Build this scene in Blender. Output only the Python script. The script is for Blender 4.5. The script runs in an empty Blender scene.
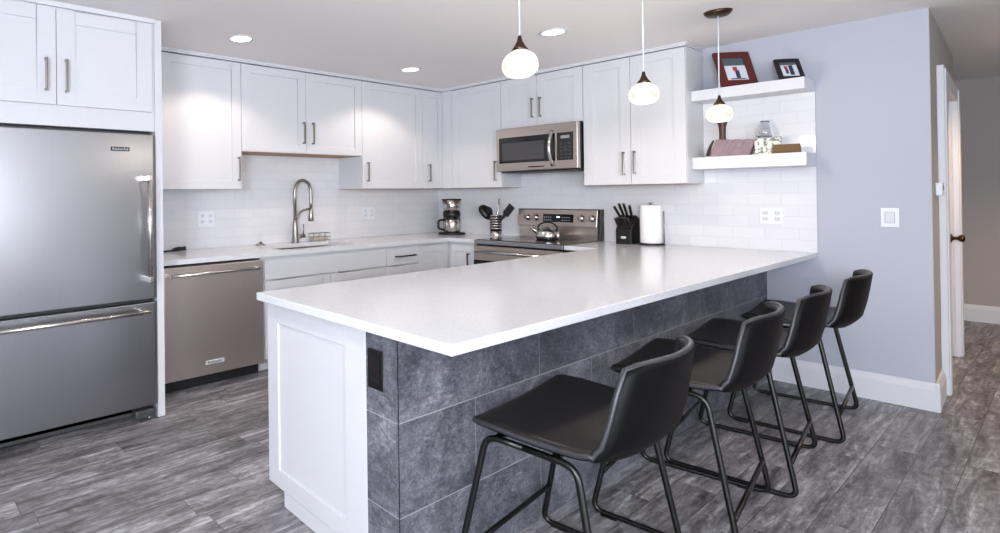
import bpy, bmesh, math, random
from mathutils import Vector, Matrix
random.seed(7)
C = bpy.context.scene.collection
PI = math.pi

# ------------------------------------------------------------------ camera, world, added lights, exposure
F = 567.6744
CAM = Vector((-5.1785, -4.196, 1.3423))
YAW, PIT, ROL = 0.9532, 0.0056, -0.0117
fw = Vector((math.cos(YAW)*math.cos(PIT), math.sin(YAW)*math.cos(PIT), math.sin(PIT)))
rr = Vector((math.sin(YAW), -math.cos(YAW), 0)); uu = rr.cross(fw)
R_ = rr*math.cos(ROL)+uu*math.sin(ROL); U_ = -rr*math.sin(ROL)+uu*math.cos(ROL)
cd = bpy.data.cameras.new('camera'); cam = bpy.data.objects.new('camera', cd); C.objects.link(cam)
cd.sensor_width = 36; cd.lens = F/1000*36; cd.sensor_fit = 'HORIZONTAL'
cd.shift_x = (500-279.64)/1000; cd.shift_y = (192.43-266.5)/1000
cd.clip_start = 0.05
m = Matrix((R_, U_, -fw)).transposed().to_4x4(); m.translation = CAM
cam.matrix_world = m
sc = bpy.context.scene; sc.camera = cam

w = bpy.data.worlds.new('sky'); sc.world = w; w.use_nodes = True
bg = w.node_tree.nodes['Background']; bg.inputs[0].default_value = (0.72, 0.84, 1, 1); bg.inputs[1].default_value = 1.6

def area(name, loc, size, sy, power, col, direction, spread=PI):
    l = bpy.data.lights.new(name, 'AREA'); l.shape = 'RECTANGLE'; l.size = size; l.size_y = sy
    l.energy = power; l.color = col; l.spread = spread
    o = bpy.data.objects.new(name, l); o.location = loc
    o.rotation_euler = Vector(direction).to_track_quat('-Z', 'Y').to_euler(); C.objects.link(o); return o
# added area lights: left stands in for a camera flash, rear brightens the ceiling
area('added_flash_light_left', (-7.12, -5.35, 1.70), 1.2, 0.95, 275, (0.88, 0.93, 1.0), (1, 0.25, 0.20))
area('added_ceiling_fill_rear', (-5.5, -7.45, 1.35), 2.0, 2.0, 200, (0.88, 0.93, 1.0), (0.15, 1, 1.05))
sc.view_settings.view_transform = 'Standard'; sc.view_settings.look = 'None'
sc.view_settings.exposure = -0.20; sc.view_settings.gamma = 1; sc.view_settings.use_curve_mapping = False

# ------------------------------------------------------------------ materials
def lin(c):
    return tuple(((v/255)/12.92 if v/255 <= .04045 else ((v/255+.055)/1.055)**2.4) for v in c)+(1,)
class NT:
    def __init__(s, name):
        s.m = bpy.data.materials.new(name); s.m.use_nodes = True
        s.t = s.m.node_tree; s.b = s.t.nodes['Principled BSDF']
    def n(s, typ, **k):
        x = s.t.nodes.new(typ)
        for a, v in k.items(): setattr(x, a, v)
        return x
    def l(s, a, b): s.t.links.new(a, b)
    def set(s, i, v):
        if hasattr(v, 'is_output') or hasattr(v, 'links'): s.l(v, i)
        else: i.default_value = v
    def math(s, op, a, b=0.0, c=0.0):
        x = s.n('ShaderNodeMath', operation=op)
        for i, v in enumerate((a, b, c)): s.set(x.inputs[i], v)
        return x.outputs[0]
    def mix(s, f, a, b, mode='MIX'):
        x = s.n('ShaderNodeMix', data_type='RGBA', blend_type=mode)
        s.set(x.inputs[0], f); s.set(x.inputs[6], a); s.set(x.inputs[7], b); return x.outputs[2]
    def ramp(s, f, pts):
        x = s.n('ShaderNodeValToRGB'); e = x.color_ramp.elements
        while len(e) < len(pts): e.new(0.5)
        for q, (p, c) in zip(e, pts): q.position = p; q.color = c
        s.set(x.inputs[0], f); return x.outputs[0]
    def noise(s, vec, scale, detail=4, rough=.55, dist=0.0):
        x = s.n('ShaderNodeTexNoise'); x.inputs['Scale'].default_value = scale; x.inputs['Detail'].default_value = detail
        x.inputs['Roughness'].default_value = rough; x.inputs['Distortion'].default_value = dist
        if vec is not None: s.l(vec, x.inputs['Vector'])
        return x.outputs[0]
    def pos(s): return s.n('ShaderNodeNewGeometry').outputs['Position']
    def obj(s): return s.n('ShaderNodeTexCoord').outputs['Object']
    def scale(s, v, sc_):
        x = s.n('ShaderNodeVectorMath', operation='MULTIPLY'); s.l(v, x.inputs[0]); x.inputs[1].default_value = sc_; return x.outputs[0]
    def bump(s, h, st, d=.01):
        x = s.n('ShaderNodeBump'); x.inputs['Strength'].default_value = st; x.inputs['Distance'].default_value = d
        s.l(h, x.inputs['Height']); s.l(x.outputs[0], s.b.inputs['Normal'])
def plain(name, col, rough=.5, metal=0, nz=0.0, nscale=40, bump=0.0, spec=None, coat=0):
    t = NT(name); c = lin(col)
    t.b.inputs['Roughness'].default_value = rough; t.b.inputs['Metallic'].default_value = metal
    if spec is not None: t.b.inputs['Specular IOR Level'].default_value = spec
    t.b.inputs['Coat Weight'].default_value = coat
    v = t.noise(t.obj(), nscale)
    k = max(nz, .015)
    f = t.math('MULTIPLY_ADD', v, 2*k, 1-k)
    t.l(t.mix(1.0, c, f, 'MULTIPLY'), t.b.inputs['Base Color'])
    if bump: t.bump(v, bump, .002)
    return t.m
def brushed(name, col, rough, axis=2):
    t = NT(name); sc_ = [220, 220, 220]; sc_[axis] = 3
    v = t.noise(t.scale(t.pos(), sc_), 1, 3)
    c = lin(col); t.b.inputs['Metallic'].default_value = 1
    t.l(t.mix(1.0, c, t.math('MULTIPLY_ADD', v, .08, .96), 'MULTIPLY'), t.b.inputs['Base Color'])
    t.l(t.math('MULTIPLY_ADD', v, .08, rough-.04), t.b.inputs['Roughness'])
    t.b.inputs['Anisotropic'].default_value = .5
    return t.m
M = {}
M['cabinet'] = plain('painted_cabinet_white', (208, 209, 214), .38)
M['trimwhite'] = plain('gloss_trim_white', (212, 213, 219), .35)
M['ceiling'] = plain('ceiling_paint', (236, 233, 234), .9)
M['blue'] = plain('pale_blue_wall_paint', (176, 180, 193), .8)
M['greige'] = plain('greige_hall_paint', (168, 162, 160), .8)
M['rearwall'] = plain('pale_rear_wall_paint', (226, 224, 222), .85)
M['steel'] = brushed('brushed_stainless', (158, 158, 162), .30, 2)
M['steelh'] = brushed('brushed_stainless_horizontal', (182, 172, 164), .30, 1)
M['steelw'] = brushed('brushed_stainless_dishwasher', (206, 197, 190), .40, 2)
M['chrome'] = plain('polished_steel', (205, 202, 198), .24, 1)
M['nickel'] = plain('satin_nickel', (150, 147, 142), .3, 1)
M['bronze'] = plain('dark_bronze', (86, 70, 58), .35, 1)
M['black'] = plain('black_plastic', (9, 9, 10), .42)
M['blackgloss'] = plain('black_glass', (10, 10, 12), .06)
M['cooktop'] = plain('dark_glass_cooktop', (30, 30, 34), .08)
M['darkgrey'] = plain('dark_grey_plastic', (62, 62, 66), .5)
M['gap'] = plain('shadow_gap_rubber', (22, 22, 26), .7)
M['wood'] = plain('maple_plywood', (176, 140, 104), .6, nz=.12, nscale=14)
M['leather'] = plain('black_faux_leather', (7, 7, 10), .5, nz=.35, nscale=26, bump=.3, spec=.14)
M['leatherback'] = plain('worn_charcoal_faux_leather', (30, 28, 28), .38, nz=.3, nscale=16, bump=.3, spec=.35)
M['stitch'] = plain('grey_edge_welt', (46, 46, 51), .4)
M['blackmetal'] = plain('black_powder_coated_tube', (7, 7, 8), .35, spec=.5)
M['redwood'] = plain('mahogany_red_wood', (84, 26, 24), .35, nz=.25, nscale=20)
M['blackwood'] = plain('black_wood', (22, 18, 20), .35)
M['brownwood'] = plain('dark_turned_wood', (78, 46, 36), .45, nz=.3)
M['goldwood'] = plain('brown_gilt_wood', (112, 88, 58), .5, nz=.2)
M['paper'] = plain('white_paper_towel', (240, 240, 243), .95, bump=.3, nscale=90)
M['plate'] = plain('white_plastic_plate', (226, 229, 236), .35)
M['slot'] = plain('outlet_slot', (150, 150, 158), .5)
M['knobtip'] = plain('oiled_bronze', (70, 56, 46), .3, 1)
M['doorpaint'] = plain('cream_white_door_paint', (226, 218, 208), .4)
M['snow'] = plain('photo_snow_white', (208, 212, 222), .4)
M['phototeal'] = plain('photo_dark_teal', (72, 88, 98), .4, nz=.5, nscale=120)
M['photoblue'] = plain('photo_navy', (36, 48, 74), .4)
M['photored'] = plain('photo_red_jacket', (172, 66, 54), .4)
M['geode'] = plain('mauve_grey_stone', (148, 128, 134), .5, nz=.35, nscale=26, bump=.6)
M['geodeedge'] = plain('dark_bark_edge', (58, 40, 38), .7, nz=.5)
M['lettering'] = plain('pale_lettering', (205, 205, 208), .4)
M['badge'] = plain('dark_badge', (50, 48, 56), .4)
M['display'] = plain('dark_display', (14, 16, 22), .1)
M['sponge'] = plain('tan_sponge', (196, 182, 172), .9)
def emis(name, col, st):
    t = NT(name); t.b.inputs['Base Color'].default_value = (1, 1, 1, 1)
    t.b.inputs['Emission Color'].default_value = col; t.b.inputs['Emission Strength'].default_value = st; return t.m
M['lamp'] = emis('recessed_lamp_glow', (1, .97, .92, 1), 7)
M['led'] = emis('blue_clock_digits', (.5, .75, 1, 1), 1.2)
def crackle():
    t = NT('crackle_glass_shade_lit'); v = t.n('ShaderNodeTexVoronoi', feature='DISTANCE_TO_EDGE'); v.inputs['Scale'].default_value = 62
    t.l(t.obj(), v.inputs['Vector'])
    c = t.ramp(v.outputs['Distance'], [(0, (.95, .80, .60, 1)), (.12, (1, .97, .9, 1))])
    t.l(c, t.b.inputs['Emission Color']); s_ = t.ramp(v.outputs['Distance'], [(0, (.50,)*3+(1,)), (.22, (1, 1, 1, 1))])
    t.l(t.math('MULTIPLY', s_, 1.3), t.b.inputs['Emission Strength']); t.b.inputs['Roughness'].default_value = .2
    t.b.inputs['Base Color'].default_value = (.22, .22, .21, 1); return t.m
M['shade'] = crackle()
def clearglass():
    t = NT('clear_glass'); t.b.inputs['Transmission Weight'].default_value = 1; t.b.inputs['Roughness'].default_value = .03
    t.b.inputs['Base Color'].default_value = (.97, .98, 1, 1); return t.m
M['glass'] = clearglass()
def bricks(name, ax_u, ax_v, bw, bh, offs_v, colA, colB, grout, gw, rough, stone=False, offs_u=0.0, randshift=False, bumpst=.3):
    """running-bond tiles / planks in world metres; ax_u along the tile, ax_v across"""
    t = NT(name); p = t.pos(); s = t.n('ShaderNodeSeparateXYZ'); t.l(p, s.inputs[0])
    u, v = s.outputs[ax_u], s.outputs[ax_v]
    vr = t.math('DIVIDE', t.math('SUBTRACT', v, offs_v), bh); row = t.math('FLOOR', vr); fv = t.math('FRACT', vr)
    if randshift:
        wn = t.n('ShaderNodeTexWhiteNoise', noise_dimensions='1D'); t.l(row, wn.inputs['W']); sh = wn.outputs[0]
    else: sh = t.math('MULTIPLY', t.math('FLOORED_MODULO', row, 2.0), .5)
    ur = t.math('ADD', t.math('DIVIDE', t.math('SUBTRACT', u, offs_u), bw), sh); col = t.math('FLOOR', ur); fu = t.math('FRACT', ur)
    def edge(f, g):
        a = t.math('LESS_THAN', f, g/2); b = t.math('GREATER_THAN', f, 1-g/2); return t.math('MAXIMUM', a, b)
    e = t.math('MAXIMUM', edge(fu, gw/bw), edge(fv, gw/bh))
    cc = t.n('ShaderNodeCombineXYZ'); t.l(row, cc.inputs[0]); t.l(col, cc.inputs[1])
    wn = t.n('ShaderNodeTexWhiteNoise', noise_dimensions='3D'); t.l(cc.outputs[0], wn.inputs['Vector'])
    return t, p, wn, e, colA, colB, grout, rough, bumpst
def subway(name, ax_u, offs_u):
    t, p, wn, e, a, b, g, r, bs = bricks(name, ax_u, 2, .185, .0805, .914, 0, 0, 0, .0035, .1, offs_u=offs_u)
    c = t.mix(wn.outputs[0], lin((222, 222, 227)), lin((217, 218, 224)))
    c = t.mix(e, c, lin((205, 205, 210))); t.l(c, t.b.inputs['Base Color'])
    t.l(t.math('MULTIPLY_ADD', e, .5, .12), t.b.inputs['Roughness'])
    t.bump(t.math('SUBTRACT', 1.0, e), .35, .002); return t.m
M['subwayA'] = subway('white_subway_tile_sink_wall', 0, 0.0)
M['subwayB'] = subway('white_subway_tile_range_wall', 1, -3.172)
def stonetile(name, ax_u, offs_u):
    t, p, wn, e, *_ = bricks(name, ax_u, 2, .86, .31, -.03, 0, 0, 0, .004, .5, offs_u=offs_u)
    sh = t.n('ShaderNodeVectorMath', operation='MULTIPLY_ADD'); t.l(wn.outputs[1], sh.inputs[0]); sh.inputs[1].default_value = (7, 7, 7); t.l(p, sh.inputs[2])
    n1 = t.noise(sh.outputs[0], 3.2, 12, .70, 1.4); n2 = t.noise(t.scale(sh.outputs[0], (1, 1, 2.2)), 30, 10, .78, .8)
    n3 = t.noise(sh.outputs[0], 95, 4, .7)
    f = t.math('ADD', t.math('ADD', t.math('MULTIPLY', n1, .42), t.math('MULTIPLY', n2, .38)), t.math('MULTIPLY', n3, .20))
    rg = t.math('ABSOLUTE', t.math('SUBTRACT', t.noise(sh.outputs[0], 6.5, 8, .62, 1.0), .5))
    c = t.ramp(f, [(.38, lin((48, 49, 55))), (.47, lin((84, 85, 94))), (.54, lin((114, 115, 124))), (.64, lin((164, 165, 174)))])
    c = t.mix(t.ramp(rg, [(0, (.5, .5, .5, 1)), (.012, (0, 0, 0, 1))]), c, lin((66, 67, 74)))
    c = t.mix(1.0, c, t.math('MULTIPLY_ADD', wn.outputs[0], .25, .86), 'MULTIPLY')
    c = t.mix(e, c, lin((150, 150, 156))); t.l(c, t.b.inputs['Base Color'])
    t.b.inputs['Roughness'].default_value = .5
    t.bump(t.math('SUBTRACT', f, t.math('MULTIPLY', e, .5)), .25, .004); return t.m
M['stoneX'] = stonetile('grey_slate_look_tile_long', 0, -2.955)
M['stoneY'] = stonetile('grey_slate_look_tile_end', 1, -2.90)
def floormat():
    t, p, wn, e, *_ = bricks('grey_wood_plank_floor', 0, 1, 1.15, .152, -1.28, 0, 0, 0, .003, .4, randshift=True)
    sh = t.n('ShaderNodeVectorMath', operation='MULTIPLY_ADD'); t.l(wn.outputs[1], sh.inputs[0]); sh.inputs[1].default_value = (9, 9, 9); t.l(p, sh.inputs[2])
    g1 = t.noise(t.scale(sh.outputs[0], (1.6, 13, 1)), 1.0, 8, .65, 1.0)
    g2 = t.noise(t.scale(sh.outputs[0], (5, 55, 1)), 1.0, 6, .7, .4)
    g3 = t.noise(t.scale(sh.outputs[0], (9, 22, 1)), 1.0, 7, .72, 1.5)
    f = t.math('ADD', t.math('ADD', t.math('MULTIPLY', g1, .45), t.math('MULTIPLY', g2, .25)), t.math('MULTIPLY', g3, .30))
    c = t.ramp(f, [(.36, lin((52, 49, 52))), (.45, lin((98, 95, 99))), (.53, lin((142, 140, 145))), (.63, lin((204, 203, 210)))])
    c = t.mix(1.0, c, t.math('MULTIPLY_ADD', wn.outputs[0], .42, .76), 'MULTIPLY')
    c = t.mix(e, c, lin((80, 77, 80))); t.l(c, t.b.inputs['Base Color'])
    t.l(t.math('MULTIPLY_ADD', g2, .25, .30), t.b.inputs['Roughness'])
    t.bump(t.math('SUBTRACT', f, t.math('MULTIPLY', e, .6)), .22, .003); return t.m
M['floor'] = floormat()
def quartz():
    t = NT('white_quartz'); p = t.pos()
    n = t.noise(p, 140, 3, .7); n2 = t.noise(p, 9, 7, .7, 2.5)
    c = t.ramp(n, [(.30, lin((196, 197, 205))), (.42, lin((211, 212, 217))), (.6, lin((217, 218, 223)))])
    v = t.ramp(n2, [(.47, (1, 1, 1, 1)), (.50, (.93, .935, .95, 1)), (.53, (1, 1, 1, 1))])
    t.l(t.mix(1.0, c, v, 'MULTIPLY'), t.b.inputs['Base Color']); t.b.inputs['Roughness'].default_value = .14; return t.m
M['quartz'] = quartz()
def potmat():
    t = NT('mottled_pale_green_ceramic'); n = t.noise(t.obj(), 45, 3)
    t.l(t.ramp(n, [(.42, lin((108, 110, 104))), (.5, lin((200, 204, 190))), (.6, lin((225, 226, 220)))]), t.b.inputs['Base Color']); return t.m
M['pot'] = potmat()

# ------------------------------------------------------------------ mesh helpers
class MB:
    def __init__(s): s.b = bmesh.new(); s.mi = 0
    def _f(s, vs, smooth=False):
        try:
            f = s.b.faces.new(vs); f.smooth = smooth; f.material_index = s.mi; return f
        except ValueError: return None
    def box(s, x0, x1, y0, y1, z0, z1, mat=None):
        x0, x1 = sorted((x0, x1)); y0, y1 = sorted((y0, y1)); z0, z1 = sorted((z0, z1))
        c = [(x0, y0, z0), (x1, y0, z0), (x1, y1, z0), (x0, y1, z0), (x0, y0, z1), (x1, y0, z1), (x1, y1, z1), (x0, y1, z1)]
        if mat: c = [mat @ Vector(q) for q in c]
        v = [s.b.verts.new(q) for q in c]
        for q in ((3, 2, 1, 0), (4, 5, 6, 7), (0, 1, 5, 4), (1, 2, 6, 5), (2, 3, 7, 6), (3, 0, 4, 7)): s._f([v[i] for i in q])
        return s
    def prism(s, poly, z0, z1, mat=None):
        """vertical prism on a ccw xy polygon"""
        a = [Vector((x, y, z0)) for x, y in poly]; b = [Vector((x, y, z1)) for x, y in poly]
        if mat: a = [mat @ q for q in a]; b = [mat @ q for q in b]
        a = [s.b.verts.new(q) for q in a]; b = [s.b.verts.new(q) for q in b]
        n = len(a); s._f(a[::-1]); s._f(b)
        for i in range(n): s._f([a[i], a[(i+1) % n], b[(i+1) % n], b[i]])
        return s
    def lathe(s, prof, c=(0, 0, 0), n=28, mat=None, sx=1, sy=1):
        rings = []
        for r, z in prof:
            if r < 1e-5:
                q = Vector((c[0], c[1], c[2]+z)); rings.append([s.b.verts.new(mat @ q if mat else q)])
            else:
                rg = []
                for i in range(n):
                    a = 2*PI*i/n; q = Vector((c[0]+r*math.cos(a)*sx, c[1]+r*math.sin(a)*sy, c[2]+z)); rg.append(s.b.verts.new(mat @ q if mat else q))
                rings.append(rg)
        for a, b in zip(rings, rings[1:]):
            for i in range(n):
                j = (i+1) % n
                if len(a) == 1 and len(b) == 1: continue
                if len(a) == 1: s._f([a[0], b[j], b[i]], True)
                elif len(b) == 1: s._f([a[i], a[j], b[0]], True)
                else: s._f([a[i], a[j], b[j], b[i]], True)
        return s
    def tube(s, pts, r, n=10, cap=True, rad=None):
        pts = [Vector(p) for p in pts]; N = len(pts); rings = []; up = None
        for i, p in enumerate(pts):
            d = (pts[min(i+1, N-1)]-pts[max(i-1, 0)]).normalized()
            if up is None:
                up = Vector((0, 0, 1)) if abs(d.z) < .9 else Vector((1, 0, 0))
            a = (up-d*up.dot(d)).normalized(); b = d.cross(a); up = a
            ri = rad[i] if rad else r
            rings.append([s.b.verts.new(p+(a*math.cos(2*PI*k/n)+b*math.sin(2*PI*k/n))*ri) for k in range(n)])
        for a, b in zip(rings, rings[1:]):
            for k in range(n): s._f([a[k], a[(k+1) % n], b[(k+1) % n], b[k]], True)
        if cap: s._f(rings[0][::-1]); s._f(rings[-1])
        return s
    def cyl(s, a, b, r, n=20): return s.tube([a, b], r, n)
    def build(s, name, mat, parent=None, bev=0, loc=None, subsurf=0):
        bmesh.ops.remove_doubles(s.b, verts=s.b.verts, dist=1e-6)
        bmesh.ops.recalc_face_normals(s.b, faces=s.b.faces)
        me = bpy.data.meshes.new(name); s.b.to_mesh(me); s.b.free()
        for q in (mat if isinstance(mat, (list, tuple)) else [mat]): me.materials.append(q)
        o = bpy.data.objects.new(name, me); C.objects.link(o)
        if parent: o.parent = parent
        if loc: o.location = loc
        if bev:
            b = o.modifiers.new('bevel', 'BEVEL'); b.width = bev; b.segments = 2; b.limit_method = 'ANGLE'; b.angle_limit = math.radians(40)
            b.harden_normals = False
        if subsurf:
            b = o.modifiers.new('sub', 'SUBSURF'); b.levels = subsurf; b.render_levels = subsurf
        return o
def arc(pts, r, seg=6):
    """round the corners of a polyline"""
    pts = [Vector(p) for p in pts]; out = [pts[0]]
    for i in range(1, len(pts)-1):
        p = pts[i]; a = (pts[i-1]-p); b = (pts[i+1]-p); ra = min(r, a.length*.49, b.length*.49)
        A = p+a.normalized()*ra; B = p+b.normalized()*ra
        for k in range(seg+1):
            t = k/seg; out.append(A*(1-t)**2+p*2*t*(1-t)+B*t*t)
    out.append(pts[-1]); return out
def thing(name, label, cat, loc=(0, 0, 0), rz=0, group=None):
    o = bpy.data.objects.new(name, None); C.objects.link(o); o.location = loc; o.rotation_euler = (0, 0, rz); o.empty_display_size = .1
    o['label'] = label; o['category'] = cat
    if group: o['group'] = group
    return o
def tag(o, label, cat, group=None):
    o['label'] = label; o['category'] = cat
    if group: o['group'] = group
    return o
def struct(o): o['kind'] = 'structure'; return o
def B(name, mat, parent, x0, x1, y0, y1, z0, z1, bev=0): return MB().box(x0, x1, y0, y1, z0, z1).build(name, mat, parent, bev)
def text(name, s, size, mat, parent, matrix, ext=.0006):
    cu = bpy.data.curves.new(name, 'FONT'); cu.body = s; cu.size = size; cu.extrude = ext; cu.align_x = 'CENTER'; cu.align_y = 'CENTER'
    t = bpy.data.objects.new(name+'_c', cu); me = bpy.data.meshes.new_from_object(t); bpy.data.objects.remove(t)
    me.materials.clear(); me.materials.append(mat)
    o = bpy.data.objects.new(name, me); C.objects.link(o); o.parent = parent; o.matrix_local = matrix; return o

# frames in which local x runs along the wall (viewer's right), local y towards the viewer's side (out of the wall), z up
FA = Matrix.Identity(4)                                   # sink wall: x along +X, out = -Y
FA = Matrix(((1, 0, 0, 0), (0, -1, 0, 0), (0, 0, 1, 0), (0, 0, 0, 1)))
FB = Matrix(((0, -1, 0, 0), (-1, 0, 0, 0), (0, 0, 1, 0), (0, 0, 0, 1)))   # range wall: s=-Y, out = -X
def mbox(mb, fr, s0, s1, o0, o1, z0, z1): return mb.box(s0, s1, o0, o1, z0, z1, fr)

# ------------------------------------------------------------------ room constants
ZC = 2.4306; DU = .3483; ZB = 1.3973; ZT = 2.400; CT = .914; TH = .0337
XP = -3.7385; YP = -.927
YWE = -3.682; YPO = -3.1652; YPI = -2.0768
# ------------------------------------------------------------------ the setting
XL, YR, XH = -6.95, -7.25, 3.8
struct(B('floor', M['floor'], None, XL-.2, XH+.2, YR-.2, .2, -.12, 0))
struct(B('ceiling', M['ceiling'], None, XL-.2, XH+.2, YR-.2, .2, ZC, ZC+.12))
struct(B('wall_back', M['blue'], None, XL-.12, .12, 0, .12, 0, ZC))
# the wall of the range, then the hall wall leaving its end at the corner, one shell
HX = 2.10; HY = -3.60
mb = MB(); mb.prism([(0, 0), (0, YWE), (.45, YWE+.017), (.45, YWE+.137), (.12, YWE+.125), (.12, 0)], 0, ZC)
struct(mb.build('wall_right', M['blue'], None))
YD0, YD1 = YWE+.017, HY-.0
def hy(x): return YWE+(HY-YWE)*x/HX         # the hall wall's line
mb = MB()
mb.prism([(.001, YWE-.003), (.56, hy(.56)-.003), (.56, hy(.56)+.1), (.001, YWE+.1)], 0, ZC)
mb.prism([(.56, hy(.56)-.003), (1.86, hy(1.86)-.003), (1.86, hy(1.86)+.1), (.56, hy(.56)+.1)], 2.07, ZC)
mb.prism([(1.86, hy(1.86)-.003), (HX, HY-.003), (HX, HY+.1), (1.86, hy(1.86)+.1)], 0, ZC)
struct(mb.build('wall_hall', M['greige'], None))
struct(B('wall_hall_end', M['greige'], None, XH, XH+.12, YR, -.6, 0, ZC))
struct(MB().box(HX+.02, XH, -2.2, -2.08, 0, ZC).build('wall_hall_side', M['greige'], None))
# wall behind the camera and left wall, with window openings added for the light
mb = MB(); mb.box(XL-.12, -6.6, YR-.12, YR, 0, ZC).box(-4.0, XH+.12, YR-.12, YR, 0, ZC).box(-6.6, -4.0, YR-.12, YR, 2.3, ZC).box(-6.6, -4.0, YR-.12, YR, 0, .25)
struct(mb.build('wall_rear', M['rearwall'], None))
mb = MB(); mb.box(XL-.12, XL, YR, -6.2, 0, ZC).box(XL-.12, XL, -4.5, 0, 0, ZC).box(XL-.12, XL, -6.2, -4.5, 0, 1.05).box(XL-.12, XL, -6.2, -4.5, 2.3, ZC)
struct(mb.build('wall_left', M['rearwall'], None))
mb = MB()
for i in range(3):
    x = -6.57+i*1.27; mb.box(x-.03, x+.03, YR-.09, YR-.03, .25, 2.3)
mb.box(-6.6, -4.0, YR-.09, YR-.03, .25, .31).box(-6.6, -4.0, YR-.09, YR-.03, 2.24, 2.3)
struct(mb.build('added_window_1', M['trimwhite'], None))
mb = MB()
for y in (-6.17, -5.35, -4.53): mb.box(XL-.09, XL-.03, y-.03, y+.03, 1.05, 2.3)
mb.box(XL-.09, XL-.03, -6.2, -4.5, 1.05, 1.11).box(XL-.09, XL-.03, -6.2, -4.5, 2.24, 2.3)
struct(mb.build('added_window_2', M['trimwhite'], None))
# backsplashes
struct(B('wall_backsplash_left', M['subwayA'], None, XP, -.001, -.010, -.001, CT, 1.75))
struct(MB().box(-.010, -.001, -2.53, -.011, CT, 1.98).box(-.010, -.001, -3.172, -2.53, CT, 2.003).build('wall_backsplash_right', M['subwayB'], None))
# baseboards
def baseboard(name, p0, p1, out, mat):
    """p0->p1 on the floor, out = unit normal into the room"""
    p0, p1, out = Vector(p0+(0,)), Vector(p1+(0,)), Vector(out+(0,))
    prof = [(0, 0), (.020, 0), (.020, .125), (.015, .135), (.011, .160), (.004, .168), (0, .168)]
    mb = MB(); A = [mb.b.verts.new(p0+out*d+Vector((0, 0, z))) for d, z in prof]; Bv = [mb.b.verts.new(p1+out*d+Vector((0, 0, z))) for d, z in prof]
    for i in range(len(prof)): mb._f([A[i], A[(i+1) % len(prof)], Bv[(i+1) % len(prof)], Bv[i]])
    mb._f(A); mb._f(Bv[::-1]); return struct(mb.build(name, mat, None))
baseboard('baseboard_right', (0, -2.925), (0, YWE-.02), (-1, 0), M['trimwhite'])
nrm = Vector((HY-YWE, -HX)).normalized()
baseboard('baseboard_hall', (-.02, YWE-.003), (.44, hy(.44)-.003), (nrm.x, nrm.y), M['trimwhite'])
baseboard('baseboard_hall_stub', (2.0, hy(2.0)-.003), (HX+.0, HY-.003), (nrm.x, nrm.y), M['trimwhite'])
baseboard('baseboard_hall_end', (XH, -2.2), (XH, YR), (-1, 0), M['trimwhite'])
# door in the hall wall: casing (trim), leaf with two recessed panels, knob
ang = math.atan2(HY-YWE, HX); DM = Matrix.Translation((0, YWE-.003, 0)) @ Matrix.Rotation(ang, 4, 'Z')
mb = MB()
for x0, x1 in ((.45, .61), (1.82, 1.98)): mb.box(x0, x1, -.032, 0, 0, 2.14, DM)
mb.box(.61, 1.82, -.032, 0, 2.03, 2.14, DM)
mb.box(.57, .61, 0, .12, 0, 2.06, DM).box(1.82, 1.855, 0, .12, 0, 2.06, DM).box(.61, 1.82, 0, .12, 2.03, 2.06, DM)
mb.box(1.84, 1.96, -.04, -.032, .0, 2.12, DM).box(.47, .59, -.04, -.032, .0, 2.12, DM)
struct(mb.build('trim_1', M['trimwhite'], None, .003))
mb = MB()
def leaf(mb, x0, x1, y, z0, z1, pan, st, mat):
    rail = sorted(pan)
    mb.box(x0, x0+st, y, y+.035, z0, z1, mat).box(x1-st, x1, y, y+.035, z0, z1, mat)
    zz = [z0]+[q for p in rail for q in p]+[z1]
    for i in range(0, len(zz), 2): mb.box(x0+st, x1-st, y, y+.035, zz[i], zz[i+1], mat)
    for a, b in rail: mb.box(x0+st, x1-st, y+.014, y+.03, a, b, mat)
leaf(mb, .612, 1.818, .012, .012, 2.028, [(.25, .86), (1.02, 1.90)], .15, DM)
door = struct(mb.build('door_1', M['doorpaint'], None, .004))
mb = MB(); K = DM @ Matrix.Translation((1.74, .012, .945)) @ Matrix.Rotation(PI/2, 4, 'X')
mb.lathe([(0, 0), (.034, 0), (.034, .006), (.014, .012), (.012, .035), (.024, .045), (.030, .058), (.026, .070), (0, .076)], mat=K)
kn = mb.build('door_knob', M['knobtip'], door)
# crown along the wall cabinets
mb = MB()
mbox(mb, FA, XP, -DU+.0, 0.0, DU+.012, ZT+.006, ZC); mbox(mb, FB, DU-.0, 2.545, 0.0, DU+.012, ZT+.006, ZC)
mbox(mb, FA, XP, -DU-.02, DU+.012, DU+.022, ZT+.016, ZC); mbox(mb, FB, DU+.02, 2.555, DU+.012, DU+.022, ZT+.016, ZC)
mbox(mb, FB, 2.545, 2.555, 0.0, DU+.012, ZT+.016, ZC)
struct(mb.build('trim_2', M['trimwhite'], None, .002))

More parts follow.
